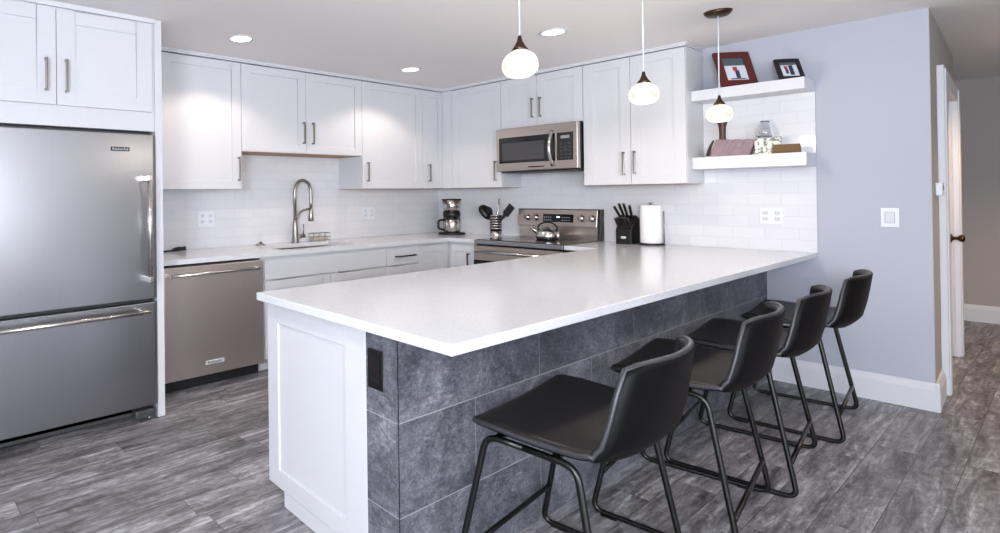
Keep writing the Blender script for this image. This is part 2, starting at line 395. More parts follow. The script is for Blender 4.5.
# ------------------------------------------------------------------ cabinet parts
def shaker(name, fr, s0, s1, z0, z1, front, parent, st=.075, rt=.065, mat=None, th=.02, rec=.009):
    """shaker door whose face stands at distance 'front' from the wall"""
    mat = mat or M['cabinet']; mb = MB(); b = front-th
    g = .0018; s0 += g; s1 -= g; z0 += g; z1 -= g
    if z1-z0 < .2 or s1-s0 < .16: mbox(mb, fr, s0, s1, b, front, z0, z1); return mb.build(name, mat, parent, .0015)
    mbox(mb, fr, s0, s0+st, b, front, z0, z1); mbox(mb, fr, s1-st, s1, b, front, z0, z1)
    mbox(mb, fr, s0+st, s1-st, b, front, z0, z0+rt); mbox(mb, fr, s0+st, s1-st, b, front, z1-rt, z1)
    mbox(mb, fr, s0+st-.002, s1-st+.002, b, front-rec, z0+rt-.002, z1-rt+.002)
    return mb.build(name, mat, parent, .0015)
def pull(fr, s, o, z0, z1, parent, horiz=None, mat=None, r=.006):
    mb = MB(); q = .028
    if horiz:
        a, b = horiz; pts = [(a, o, z0), (a, o+q, z0), (b, o+q, z0), (b, o, z0)]
    else: pts = [(s, o, z0), (s, o+q, z0), (s, o+q, z1), (s, o, z1)]
    for p, p2 in zip(pts, pts[1:]): 
        x0, x1 = sorted((p[0], p2[0])); y0, y1 = sorted((p[1], p2[1])); a0, a1 = sorted((p[2], p2[2]))
        mbox(mb, fr, x0-r, x1+r, y0-(r if y0 != o else 0), y1+(r if y1 != o else 0), a0-r, a1+r)
    return mb.build('handle', mat or M['nickel'], parent, .002)
def carcass(fr, s0, s1, z0, z1, d, parent, under=None):
    mb = MB(); mbox(mb, fr, s0+.0006, s1-.0006, .002, d, z0, z1); mb.build('body', M['cabinet'], parent, .001)
    if under:
        mb = MB(); mbox(mb, fr, s0+.02, s1-.02, .03, d-.004, z0-.003, z0-.0002); mb.build('bottom_panel', under, parent)
D0 = DU-.02
# wall cabinets on the sink wall
c = thing('wall_cabinet', 'white single-door shaker wall cabinet right beside the fridge panel', 'cabinet', (-3.27, 0, ZB))
def rel(o, c):   # children built in world coordinates under an empty placed elsewhere
    for ch in c.children:
        pass
def local(parent):
    """shift children meshes so that the parent empty may sit at the thing's base"""
    inv = parent.matrix_basis.inverted()
    for ch in parent.children: ch.matrix_parent_inverse = inv
carcass(FA, XP, -2.81, ZB, ZT+.004, D0, c)
mb = MB(); mbox(mb, FA, XP, -3.502, D0, DU, ZB, ZT); mb.build('filler_strip', M['cabinet'], c)
d = shaker('door', FA, -3.50, -2.811, ZB, ZT, DU, c, .085); pull(FA, -2.845, DU, 1.47, 1.644, d); local(c)
c = thing('wall_cabinet', 'short white two-door shaker wall cabinet above the sink', 'cabinet', (-2.15, 0, 1.70))
carcass(FA, -2.81, -1.498, 1.70, ZT+.004, D0, c, M['wood'])
d = shaker('door', FA, -2.809, -2.158, 1.70, ZT, DU, c, .085); pull(FA, -2.193, DU, 1.79, 1.962, d)
d = shaker('door', FA, -2.158, -1.499, 1.70, ZT, DU, c, .085); pull(FA, -2.094, DU, 1.788, 1.961, d); local(c)
c = thing('wall_cabinet', 'tall white single-door wall cabinet between the short sink cabinet and the corner', 'cabinet', (-1.08, 0, ZB))
carcass(FA, -1.498, -.656, ZB, ZT+.004, D0, c, M['wood'])
d = shaker('door', FA, -1.497, -.657, ZB, ZT, DU, c, .10); pull(FA, -1.442, DU, 1.47, 1.637, d); local(c)
c = thing('wall_cabinet', 'narrow-doored white wall cabinet in the corner of the two tiled walls', 'cabinet', (-.33, -.2, ZB))
carcass(FA, -.656, 0, ZB, ZT+.004, D0, c, M['wood'])
d = shaker('door', FA, -.655, -DU-.002, ZB, ZT, DU, c, .07); pull(FA, -.576, DU, 1.474, 1.637, d)
mb = MB(); mbox(mb, FB, D0, .466, .002, DU-.001, ZB, ZT+.004); mb.build('filler_strip', M['cabinet'], c, .001); local(c)
c = thing('wall_cabinet', 'white single-door wall cabinet left of the microwave', 'cabinet', (-.17, -.75, ZB))
carcass(FB, .466, 1.031, ZB, ZT+.004, D0, c, M['wood'])
d = shaker('door', FB, .467, 1.030, ZB, ZT, DU, c, .075); pull(FB, .972, DU, 1.468, 1.64, d); local(c)
c = thing('wall_cabinet', 'short white two-door wall cabinet directly above the microwave', 'cabinet', (-.17, -1.41, 1.94))
carcass(FB, 1.031, 1.797, 1.9388, ZT+.004, D0, c)
d = shaker('door', FB, 1.032, 1.392, 1.94, ZT, DU, c); pull(FB, 1.355, DU, 2.024, 2.186, d)
d = shaker('door', FB, 1.392, 1.796, 1.94, ZT, DU, c); pull(FB, 1.43, DU, 2.024, 2.184, d); local(c)
c = thing('wall_cabinet', 'tall white two-door wall cabinet between the microwave and the floating shelves', 'cabinet', (-.17, -2.17, ZB))
carcass(FB, 1.797, 2.537, ZB, ZT+.004, D0, c, M['wood'])
d = shaker('door', FB, 1.798, 2.163, ZB, ZT, DU, c); pull(FB, 2.115, DU, 1.481, 1.648, d)
d = shaker('door', FB, 2.163, 2.536, ZB, ZT, DU, c); pull(FB, 2.195, DU, 1.486, 1.65, d); local(c)

# fridge surround
c = thing('fridge_surround', 'white cabinet with two doors built in over the fridge', 'cabinet', (-4.3, -.4, 1.745))
FD = -YP
mb = MB(); mbox(mb, FA, -4.915, -3.787, .002, FD-.002, 1.742, ZC-.001); mb.build('body', M['cabinet'], c, .001)
d = shaker('door', FA, -4.914, -4.366, 1.856, 2.392, FD+.018, c, .10, .075); pull(FA, -4.424, FD+.018, 1.935, 2.10, d)
d = shaker('door', FA, -4.366, -3.806, 1.856, 2.392, FD+.018, c, .10, .075); pull(FA, -4.318, FD+.018, 1.934, 2.102, d)
mb = MB(); mbox(mb, FA, -4.914, -3.787, FD, FD+.014, 2.400, ZC-.001); mb.build('crown_strip', M['trimwhite'], c, .002); local(c)
o = MB().box(-3.785, XP, YP, -.001, 0, ZC-.001).build('side_panel', M['cabinet'], None, .0015)
tag(o, 'tall white upright side panel between fridge and dishwasher', 'panel')
o = MB().box(-4.965, -4.92, YP, -.001, 0, ZC-.001).build('side_panel', M['cabinet'], None, .0015)
tag(o, 'tall white upright side panel on the far left side of the fridge', 'panel')

# ------------------------------------------------------------------ fridge
c = thing('refrigerator', 'stainless steel bottom-freezer refrigerator with long bar handles', 'refrigerator', (-4.35, -.45, 0))
FX0, FX1 = -4.905, -3.80
mb = MB(); mb.box(FX0+.01, FX1-.012, -.90, -.03, .05, 1.735); mb.build('body', M['darkgrey'], c, .004)
def fdoor(name, z0, z1):
    mb = MB(); pr = [(FX0, -.905), (FX0, -.955), (FX0+.02, -.972), (FX1-.022, -.972), (FX1-.004, -.958), (FX1, -.945), (FX1, -.905)]
    mb.prism(pr, z0, z1); return mb.build(name, M['steel'], c, .004)
d1 = fdoor('door', .735, 1.716); d2 = fdoor('freezer_drawer', .098, .712)
mb = MB(); x = -3.868
mb.tube([(x, -1.035, .845), (x, -1.035, 1.468)], .014, 14)
mb.build('handle', M['chrome'], d1)
for z in (.84, 1.437): MB().box(x-.014, x+.014, -1.05, -.972, z, z+.035).build('handle_bracket', M['chrome'], d1, .004)
mb = MB(); mb.tube([(-4.86, -1.035, .668), (-3.872, -1.035, .668)], .0125, 14); mb.build('handle', M['chrome'], d2)
for xx in (-4.83, -3.90): MB().box(xx-.02, xx+.02, -1.046, -.972, .656, .680).build('handle_bracket', M['chrome'], d2, .004)
B('badge', M['badge'], d1, -4.078, -3.966, -.9745, -.971, 1.612, 1.636)
text('badge_lettering', 'KitchenAid', .021, M['lettering'], d1, Matrix.Translation((-4.022, -.9755, 1.6235)) @ Matrix.Rotation(PI/2, 4, 'X'))
B('toe_grille', M['darkgrey'], c, FX0+.02, FX1-.02, -.90, -.86, .035, .094)
for xx in (FX0+.04, FX1-.14):
    mb = MB(); mb.box(xx, xx+.125, -.955, -.86, .022, .072); mb.build('foot', M['darkgrey'], c, .012)
    MB().cyl((xx+.10, -.92, 0), (xx+.10, -.92, .025), .012).build('foot_screw', M['chrome'], c)
B('top_hinge_cover', M['gap'], c, FX0+.02, FX1-.01, -.90, -.6, 1.735, 1.7405)
local(c)

# ------------------------------------------------------------------ dishwasher
c = thing('dishwasher', 'stainless steel dishwasher with bar handle beside the fridge panel', 'dishwasher', (-3.2, -.3, 0))
X0, X1 = -3.617, -2.822
B('tub', M['darkgrey'], c, X0+.005, X1-.005, -.60, -.03, .09, .866)
dd = MB().box(X0, X1, -.652, -.602, .094, .862).build('door', M['steelw'], c, .004)
mb = MB(); mb.tube([(X0+.022, -.705, .812), (X1-.062, -.705, .812)], .011, 14); mb.build('handle', M['chrome'], dd)
for xx in (X0+.03, X1-.075): MB().box(xx-.014, xx+.014, -.715, -.652, .80, .824).build('handle_bracket', M['chrome'], dd, .003)
B('badge', M['lettering'], dd, -3.31, -3.164, -.6545, -.651, .166, .194)
text('badge_lettering', 'KitchenAid', .026, M['badge'], dd, Matrix.Translation((-3.237, -.6555, .180)) @ Matrix.Rotation(PI/2, 4, 'X'))
B('kick_plate', M['gap'], c, X0+.004, X1-.004, -.575, -.55, .004, .092)
local(c)
o = MB().box(XP+.001, X0-.004, -.63, -.02, 0, CT-TH-.001).build('filler_panel', M['cabinet'], None, .001); tag(o, 'slim white upright filler strip left of the dishwasher', 'panel')

# ------------------------------------------------------------------ base cabinets
BT = CT-TH-.001
def basebody(c, fr, s0, s1, d=.61):
    mb = MB(); mbox(mb, fr, s0+.0006, s1-.0006, .015, d, .10, BT); mb.build('body', M['cabinet'], c, .001)
    mb = MB(); mbox(mb, fr, s0+.0006, s1-.0006, .05, d-.07, 0, .0995); mb.build('toe_kick', M['cabinet'], c)
c = thing('base_cabinet', 'white base cabinet with one wide drawer front under the sink', 'cabinet', (-2.15, -.3, 0))
mb = MB(); mbox(mb, FA, -2.818, -1.487, .015, .13, .10, BT); mbox(mb, FA, -2.818, -1.487, .58, .61, .10, BT); mbox(mb, FA, -2.818, -2.80, .13, .58, .10, BT)
mbox(mb, FA, -1.505, -1.487, .13, .58, .10, BT); mbox(mb, FA, -2.818, -1.487, .13, .58, .10, .12); mb.build('body', M['cabinet'], c)
mb = MB(); mbox(mb, FA, -2.818, -1.487, .05, .54, 0, .0995); mb.build('toe_kick', M['cabinet'], c)
shaker('drawer_front', FA, -2.79, -1.489, .705, .858, .63, c); shaker('door', FA, -2.79, -2.14, .105, .697, .63, c, .085); shaker('door', FA, -2.14, -1.489, .105, .697, .63, c, .085); local(c)
c = thing('base_cabinet', 'white base drawer cabinet with a horizontal handle, right of the sink cabinet', 'cabinet', (-1.27, -.3, 0))
basebody(c, FA, -1.486, -1.061)
d = shaker('drawer', FA, -1.485, -1.062, .705, .858, .63, c); pull(FA, 0, .63, .783, 0, d, horiz=(-1.378, -1.135), mat=M['bronze'])
shaker('drawer', FA, -1.485, -1.062, .40, .697, .63, c); shaker('drawer', FA, -1.485, -1.062, .105, .393, .63, c); local(c)
c = thing('base_cabinet', 'white corner base cabinet below the coffee maker', 'cabinet', (-.5, -.3, 0))
basebody(c, FA, -1.060, -.001)
shaker('door', FA, -1.059, -.655, .105, .858, .63, c, .06); local(c)
c = thing('base_cabinet', 'narrow white base cabinet with a dark vertical handle left of the range', 'cabinet', (-.3, -.8, 0))
basebody(c, FB, .612, .960)
d = shaker('door', FB, .652, .959, .105, .858, .63, c, .05); pull(FB, .862, .63, .666, .77, d, mat=M['bronze']); local(c)

# ------------------------------------------------------------------ countertops
def slab(mb, poly, z0, z1): mb.prism(poly, z0, z1)
# sink-wall counter with the sink cut out, running round the corner to the range
SX0, SX1, SY0, SY1 = -2.57, -1.74, -.54, -.13
mb = MB()
z0, z1 = CT-TH, CT
for (x0, x1, y0, y1) in ((XP+.0005, SX0, -.65, -.011), (SX1, -.65, -.65, -.011), (SX0, SX1, -.65, SY0), (SX0, SX1, SY1, -.011), (-.65, -.011, -.960, -.011)):
    v = [(x0, y0), (x1, y0), (x1, y1), (x0, y1)]
    mb.prism(v, z0, z1)
o = mb.build('countertop', M['quartz'], None); tag(o, 'white quartz countertop along the sink wall and round the corner to the range', 'countertop')
# peninsula counter: the long slab and the short strip beside the range
YRG = -1.803
mb = MB(); poly = [(-3.856, YPO), (-.011, YPO), (-.011, YRG), (-.69, YRG), (-.72, YPI), (-3.807, YPI)]
mb.prism(poly, z0, z1)
o = mb.build('countertop', M['quartz'], None, .003); tag(o, 'large white quartz peninsula countertop overhanging the bar stools', 'countertop')

# ------------------------------------------------------------------ peninsula base
c = thing('peninsula_base', 'peninsula base clad in slate-grey tile with a white panelled end', 'cabinet', (-1.9, -2.5, 0))
def ex(y): return -3.748-(.044/.812)*(-2.0755-y)
mb = MB(); mb.prism([(ex(-2.742)+.02, -2.742), (-.012, -2.742), (-.012, -2.10), (ex(-2.10)+.02, -2.10)], .10, BT)
mb.prism([(-3.70, -2.742), (-.70, -2.742), (-.70, -2.17), (-3.70, -2.17)], .0, .10); mb.build('carcass', M['cabinet'], c)
# end panel: shaker, a little skewed with the end of the counter
th_ = math.atan2(.044, .812)
PM = Matrix.Translation((-3.748, -2.0755, 0)) @ Matrix.Rotation(PI/2-0+PI - 0, 4, 'Z')
# local frame: s runs from the kitchen side to the stool side (-y), o = outwards (-x)
sv = Vector((ex(-2.742)+3.748, -2.742+2.0755, 0)).normalized(); ov = Vector((sv.y, -sv.x, 0)); 
if ov.x > 0: ov = -ov
PM = Matrix(((sv.x, ov.x, 0, -3.748), (sv.y, ov.y, 0, -2.0755), (0, 0, 1, 0), (0, 0, 0, 1)))
mb = MB(); L = .666
mbox(mb, PM, 0, .083, -.02, 0, .068, BT); mbox(mb, PM, L-.115, L, -.02, 0, .068, BT)
mbox(mb, PM, .083, L-.115, -.02, 0, .068, .145); mbox(mb, PM, .083, L-.115, -.02, 0, .785, BT)
mbox(mb, PM, .08, L-.11, -.02, -.009, .14, .79)
mb.build('end_panel', M['cabinet'], c, .002)
mb = MB(); mbox(mb, PM, .12, L, -.03, -.004, 0, .066); mb.build('end_toe_kick', M['cabinet'], c)
mb = MB(); mb.prism([(ex(-2.744), -2.744), (ex(-2.889), -2.889), (ex(-2.889)+.012, -2.889), (ex(-2.744)+.012, -2.744)][::-1], .0, BT)
mb.build('end_tile_cladding', M['stoneY'], c)
mb = MB(); mb.box(ex(-2.9)+.001, -.001, -2.90, -2.889, 0, BT); mb.build('long_tile_cladding', M['stoneX'], c)
mb = MB(); mb.box(ex(-2.9)+.013, -.001, -2.888, -2.744, .0, BT); mb.build('backing', M['darkgrey'], c)
mb = MB(); mb.box(ex(-2.9)-.0006, ex(-2.9)+.0015, -2.9006, -2.8985, 0, BT); mb.build('corner_trim', M['blackmetal'], c)
local(c)
# black outlet on the tiled end
c = thing('power_outlet', 'dark bronze power outlet on the tiled end of the peninsula', 'outlet', (-3.785, -2.76, .73))
mb = MB(); s0 = .662; mbox(mb, PM, s0+.022, s0+.096, .0005, .007, .676, .812); mb.build('plate', M['bronze'] if 0 else M['black'], c, .003)
mb = MB(); mbox(mb, PM, s0+.038, s0+.080, .007, .0095, .702, .787); p = mb.build('socket_face', M['blackwood'], c, .002)
for z in (.722, .764):
    mb = MB()
    for s in (.050, .064): mbox(mb, PM, s0+s, s0+s+.003, .0095, .010, z, z+.012)
    mb.build('socket', M['gap'], c)
local(c)

# ------------------------------------------------------------------ sink, faucet and sink things
c = thing('sink', 'undermount stainless steel sink set in the white counter', 'sink', (-2.15, -.34, CT-.2))
mb = MB(); t = .006
mb.box(SX0-.0, SX0+t, SY0, SY1, .73, CT-TH-.001).box(SX1-t, SX1, SY0, SY1, .73, CT-TH-.001).box(SX0+t, SX1-t, SY0, SY0+t, .73, CT-TH-.001).box(SX0+t, SX1-t, SY1-t, SY1, .73, CT-TH-.001).box(SX0+t, SX1-t, SY0+t, SY1-t, .73, .736)
mb.build('basin', M['chrome'], c, .001)
MB().lathe([(0, 0), (.045, 0), (.045, .003), (.03, .004), (0, .002)], (-2.15, -.33, .736)).build('drain', M['nickel'], c); local(c)
c = thing('faucet', 'tall brushed nickel gooseneck faucet with pull-down spray behind the sink', 'faucet', (-2.08, -.09, CT))
fx, fy = -2.095, -.09
MB().lathe([(0, 0), (.036, 0), (.036, .008), (.031, .02), (.024, .16), (.019, .20), (.017, .205), (0, .205)], (fx, fy, CT)).build('base', M['nickel'], c)
pts = [(fx, fy, CT+.19), (fx, fy, CT+.42)]
for k in range(13):
    a = PI-k*PI/12; pts.append((fx+.085+.085*math.cos(a), fy-.01*k/12*2, CT+.46+.105*math.sin(a)))
pts += [(fx+.17, fy-.02, CT+.36), (fx+.168, fy-.02, CT+.30)]
MB().tube(pts, .0145, 12).build('gooseneck', M['nickel'], c)
MB().lathe([(0, 0), (.022, 0), (.026, .01), (.022, .06), (.017, .10), (.013, .12), (0, .12)], (fx+.168, fy-.02, CT+.19)).build('spray_head', M['nickel'], c)
MB().tube(arc([(fx, fy, CT+.19), (fx+.06, fy-.01, CT+.29), (fx+.155, fy-.02, CT+.305)], .06, 8), .010, 10).build('spray_dock', M['nickel'], c)
mb = MB(); mb.tube([(fx, fy, CT+.055), (fx+.10, fy-.01, CT+.058)], .017, 12); l = mb.build('lever_hub', M['nickel'], c)
MB().tube([(fx+.085, fy-.01, CT+.06), (fx+.088, fy-.01, CT+.165)], .006, 8).build('lever', M['nickel'], c); local(c)
c = thing('sponge_caddy', 'small wire sink caddy holding a tan sponge behind the sink', 'caddy', (-1.80, -.07, CT))
mb = MB(); a0, a1, b0, b1 = -1.90, -1.70, -.11, -.04
for z in (CT+.012, CT+.04, CT+.075): mb.tube([(a0, b0, z), (a1, b0, z), (a1, b1, z), (a0, b1, z), (a0, b0, z)], .0022, 6)
for x_ in (a0, a0+.065, a0+.135, a1):
    for y_ in (b0, b1): mb.tube([(x_, y_, CT), (x_, y_, CT+.077)], .0022, 6)
mb.build('rack', M['nickel'], c)
c2 = MB().box(a0+.01, a1-.02, b0+.012, b1-.012, CT+.0005, CT+.036).build('sponge', M['sponge'], None, .006); tag(c2, 'tan sponge lying in the wire caddy behind the sink', 'sponge'); local(c)
mb = MB(); mb.lathe([(0, 0), (.042, 0), (.042, .006), (.032, .012), (.014, .014), (.012, .028), (0, .030)], (0, 0, 0))
o = mb.build('sink_stopper', M['nickel'], None, loc=(-2.46, -.075, CT+.0003)); tag(o, 'small round metal sink stopper on the counter left of the sink', 'stopper')
mb = MB(); pts = []
for k in range(22):
    a = k/21*2.2*PI; pts.append((.055*math.cos(a)-.01*k/21, .05*math.sin(a), .012+.010*math.sin(a*1.5)+.0008*k))
mb.tube([(-.16, -.02, .008)]+pts, .007, 8)
o = mb.build('coiled_cable', M['black'], None, loc=(-3.24, -.10, CT)); tag(o, 'short coiled black cable on the counter beside the fridge panel', 'cable')

# ------------------------------------------------------------------ range
c = thing('range', 'freestanding stainless steel range with black glass cooktop and rear control panel', 'range', (-.35, -1.4, 0))
Y0, Y1 = -.962, -1.800
mb = MB(); mb.box(-.655, -.015, Y1, Y0, .06, .885); mb.build('body', M['black'], c, .002)
mb = MB(); mb.box(-.695, -.09, Y1+.002, Y0-.002, .878, .9165); mb.build('cooktop_frame', M['steel'], c, .006)
mb = MB(); mb.box(-.675, -.095, Y1+.012, Y0-.012, .9165, .921); ck = mb.build('cooktop_glass', M['cooktop'], c, .002)
for bx, by, br in ((-.52, -1.18, .10), (-.52, -1.60, .11), (-.25, -1.20, .08), (-.25, -1.60, .09)):
    MB().lathe([(br, .0), (br+.004, .0), (br+.004, .0006), (br, .0006), (br, 0)], (bx, by, .9211), 36).build('burner_ring', M['darkgrey'], ck)
od = MB().box(-.70, -.657, Y1+.003, Y0-.003, .225, .865).build('oven_door', M['steelh'], c, .005)
B('oven_window', M['blackgloss'], od, -.7025, -.699, Y1+.09, Y0-.09, .34, .70)
B('door_band', M['blackgloss'], od, -.7022, -.699, Y1+.004, Y0-.004, .30, .735)
mb = MB(); mb.tube([(-.748, Y1+.05, .815), (-.748, Y0-.05, .815)], .0125, 14); mb.build('handle', M['chrome'], od)
for yy in (Y1+.07, Y0-.07): MB().box(-.757, -.70, yy-.014, yy+.014, .803, .828).build('handle_bracket', M['chrome'], od, .003)
B('storage_drawer', M['steelh'], c, -.697, -.657, Y1+.003, Y0-.003, .07, .218, .004)
# back guard: lower riser and leaning control panel
B('riser', M['steelh'], c, -.088, -.02, Y1+.012, -1.045, .9165, 1.035, .003)
mb = MB(); pf = [(-.105, 1.03), (-.085, 1.185), (-.02, 1.185), (-.02, 1.03)]
def prof_y(mb, pf, y0, y1):
    a = [mb.b.verts.new((x, y0, z)) for x, z in pf]; b = [mb.b.verts.new((x, y1, z)) for x, z in pf]
    for i in range(len(pf)): mb._f([a[i], a[(i+1) % len(pf)], b[(i+1) % len(pf)], b[i]])
    mb._f(a); mb._f(b[::-1])
prof_y(mb, pf, Y1+.02, -1.04); cp = mb.build('control_panel', M['steelh'], c, .004)
mb = MB(); prof_y(mb, [(-.100, .9165), (-.082, 1.189), (-.012, 1.189), (-.012, .9165)], Y1+.0, Y1+.019); mb.build('end_cap', M['black'], c, .002)
mb = MB(); prof_y(mb, [(-.09, 1.185), (-.09, 1.189), (-.012, 1.189), (-.012, 1.185)], Y1+.019, -1.04); mb.build('top_strip', M['black'], c)
TM = Matrix.Translation((-.1, 0, 1.06)) @ Matrix.Rotation(math.atan2(.02, .155), 4, 'Y')
mb = MB(); mb.box(-.003, .003, -1.575, -1.29, .01, .083, TM); ds = mb.build('display', M['display'], cp)
mb = MB(); mb.box(-.0045, -.003, -1.45, -1.42, .05, .063, TM); mb.build('clock_digits', M['led'], cp)
for q in (0, 1):
    mb = MB()
    for i in range(4):
        for j in range(2): mb.box(-.0042, -.003, -1.30-.020*i-q*.17, -1.312-.020*i-q*.17, .025+j*.025, .031+j*.025, TM)
    mb.build('button_group', M['slot'], cp)
for y in (-1.14, -1.225, -1.648, -1.742):
    K = Matrix.Translation((-.098, y, 1.108)) @ Matrix.Rotation(-PI/2+.13, 4, 'Y')
    k = MB().lathe([(0, 0), (.030, 0), (.030, .006), (.024, .010), (.021, .028), (.0, .030)], mat=K, n=24).build('knob', M['chrome'], cp)
    MB().box(-.0235, .0235, -.006, .006, .012, .034, K).build('knob_grip', M['nickel'], k, .003)
local(c)
# kettle
KS = 1
c = thing('kettle', 'polished steel stovetop kettle with arched handle on the range', 'kettle', (-.27, -1.43, .921)); c.scale = (1, 1, .86)
def L_(mb, name, mat, bev=0): return mb.build(name, mat, c, bev)
mb = MB(); mb.lathe([(0, 0), (.085, 0), (.098, .012), (.100, .045), (.088, .085), (.055, .112), (.042, .116)], n=32); L_(mb, 'body', M['chrome'])
mb = MB(); mb.lathe([(.044, .114), (.040, .122), (.018, .130), (.008, .132), (.010, .145), (.006, .150), (0, .150)], n=24); L_(mb, 'lid', M['chrome'])
mb = MB(); mb.tube([(-.02, .078, .07), (-.03, .112, .10), (-.035, .132, .128)], .018, 12, rad=[.024, .017, .012]); L_(mb, 'spout', M['chrome'])
mb = MB(); pts = [(0, .080, .085)]
for k in range(11):
    a = PI*k/10; pts.append((0, .088*math.cos(a), .118+.062*math.sin(a)))
pts.append((0, -.080, .085)); mb.tube(pts, .008, 10); L_(mb, 'handle', M['black'])

# ------------------------------------------------------------------ microwave
c = thing('microwave', 'stainless steel over-the-range microwave hung below the short cabinet', 'microwave', (-.2, -1.41, 1.535))
Y0, Y1 = -1.034, -1.792
B('body', M['black'], c, -.385, -.012, Y1+.002, Y0-.002, 1.537, 1.9375, .003)
f_ = MB(); f_.box(-.432, -.386, Y1, Y0, 1.542, 1.935); fr_ = f_.build('door', M['steelh'], c, .006)
B('window', M['blackgloss'], fr_, -.4345, -.430, -1.60, Y0-.030, 1.615, 1.85)
B('window_mesh', M['darkgrey'], fr_, -.4352, -.4340, -1.50, Y0-.065, 1.64, 1.80)
B('keypad', M['blackgloss'], fr_, -.4345, -.430, -1.757, -1.615, 1.615, 1.85)
mb = MB()
for i in range(3):
    for j in range(5): mb.box(-.4352, -.434, -1.645-.035*i, -1.662-.035*i, 1.63+j*.030, 1.642+j*.030)
mb.build('buttons', M['darkgrey'], fr_)
B('clock', M['slot'], fr_, -.4352, -.434, -1.725, -1.65, 1.80, 1.825)
mb = MB(); pts = []
for k in range(13):
    t = k/12; z = 1.575+.30*t; pts.append((-.436-.05*math.sin(PI*t)-.006, -1.578, z))
mb.tube(pts, .013, 12); mb.build('handle', M['chrome'], fr_)
B('trim_strip', M['blackgloss'], fr_, -.433, -.4315, -1.5, -1.35, 1.568, 1.577)
mb = MB(); mb.box(-.40, -.05, Y1+.03, Y0-.03, 1.527, 1.5365); mb.build('vent_grille', M['darkgrey'], c, .002)
local(c)

# ------------------------------------------------------------------ coffee maker
c = thing('coffee_maker', 'black and steel drip coffee maker with thermal carafe in the corner', 'coffee maker', (-.25, -.375, CT), -2.48)
# local: front of the machine towards +x
def bl(name, mat, mb, par=None, bev=0): return mb.build(name, mat, par or c, bev)
k = .82
mb = MB(); mb.lathe([(0, 0), (.108, 0), (.114, .006), (.110, .022), (0, .024)], n=32, sy=1.2); bl('base', M['black'], mb)
mb = MB(); mb.box(-.108, -.045, -.085, .085, .02, .24); bl('column', M['black'], mb, bev=.012)
ca = bl('carafe', M['chrome'], MB().lathe([(0, .025), (.070, .025), (.078, .034), (.080, .11), (.074, .15), (.06, .162), (0, .162)], (.018, 0, 0), 28))
bl('carafe_lid', M['black'], MB().lathe([(.062, .160), (.066, .168), (.06, .182), (0, .184)], (.018, 0, 0), 28), ca)
bl('carafe_handle', M['black'], MB().tube(arc([(.03, -.065, .155), (.045, -.135, .150), (.045, -.135, .06), (.03, -.070, .05)], .03, 6), .012, 10), ca)
bl('filter_collar', M['black'], MB().lathe([(0, .186), (.082, .186), (.088, .20), (.088, .236), (0, .236)], (.005, 0, 0), 28))
bl('brew_basket', M['chrome'], MB().lathe([(0, .237), (.078, .237), (.096, .36), (0, .36)], (.005, 0, 0), 28))
mb = MB(); mb.lathe([(0, .361), (.099, .361), (.101, .372), (0, .374)], (0, 0, 0), 28); bl('lid', M['black'], mb)
mb = MB(); mb.box(-.105, -.02, -.082, .082, .24, .361); bl('reservoir', M['black'], mb, bev=.012)
bl('power_button', M['black'], MB().box(.084, .100, -.045, -.018, .275, .32), bev=.003)

# ------------------------------------------------------------------ utensil crock and utensils
ux, uy = -.15, -.83
c = thing('utensil_holder', 'banded steel wire utensil holder on the counter beside the range', 'holder', (ux, uy, CT))
mb = MB(); mb.lathe([(0, .0), (.056, .0), (.057, .004), (.057, .05), (.054, .05), (.054, .006), (0, .006)], n=28); mb.build('cup', M['chrome'], c)
mb = MB()
for z in (.08, .105, .13, .155, .18, .205): mb.lathe([(.055, z-.006), (.058, z-.006), (.058, z+.006), (.055, z+.006), (.055, z-.006)], n=28)
mb.build('rings', M['chrome'], c)
mb = MB(); mb.lathe([(.0525, .05), (.0535, .05), (.0535, .208), (.0525, .208), (.0525, .05)], n=28); mb.build('liner', M['black'], c)
def utensil(name, label, top, kind, mat):
    top = Vector(top); base = Vector((ux-(top.x)*.35, uy-(top.y)*.30, CT+.02))
    tip = Vector((ux, uy, CT))+top; d = (tip-base).normalized(); Ln = (tip-base).length
    root = thing(name, label, name.split('_')[-1], tuple(base)); q = d.to_track_quat('Z', 'Y').to_matrix().to_4x4()
    # face the flat side to the room (-x,-y)
    root.rotation_euler = q.to_euler()
    if kind == 'ladle':
        MB().tube([(0, 0, 0), (0, 0, Ln-.06)], .006, 8).build('handle', M['chrome'], root)
        mb = MB(); mb.lathe([(0, -.012), (.03, -.008), (.046, .008), (.050, .026), (.046, .026), (.040, .012), (0, -.004)], mat=Matrix.Translation((0, 0, Ln-.04)) @ Matrix.Rotation(PI/2, 4, 'X') @ Matrix.Diagonal((1.5, 1.75, 1.3, 1)), n=24)
        mb.build('bowl', mat, root)
    elif kind == 'turner':
        MB().tube([(0, 0, 0), (0, 0, Ln-.08)], .007, 8).build('handle', M['black'], root)
        mb = MB()
        mb.prism([(-.006, -.036), (.006, -.036), (.006, .036), (-.006, .036)], Ln-.12, Ln)
        mb.prism([(-.006, -.014), (.006, -.014), (.006, .014), (-.006, .014)], Ln-.16, Ln-.12); mb.build('blade', mat, root, .003)
    elif kind == 'spoon':
        MB().tube([(0, 0, 0), (0, 0, Ln-.07)], .007, 8).build('handle', mat, root)
        MB().lathe([(0, -.045), (.030, -.02), (.036, .0), (.028, .03), (0, .045)], mat=Matrix.Translation((0, 0, Ln-.05)) @ Matrix.Diagonal((1, .3, 1, 1)), n=18).build('bowl', mat, root)
    else:
        MB().tube([(0, 0, 0), (0, 0, Ln)], .007, 8, rad=[.005, .008]).build('handle', mat, root)
        mb = MB(); mb.lathe([(.004, 0), (.009, .003), (.009, .012), (.004, .015)], (0, 0, Ln), n=10); mb.build('hanging_ring', mat, root)
    return root
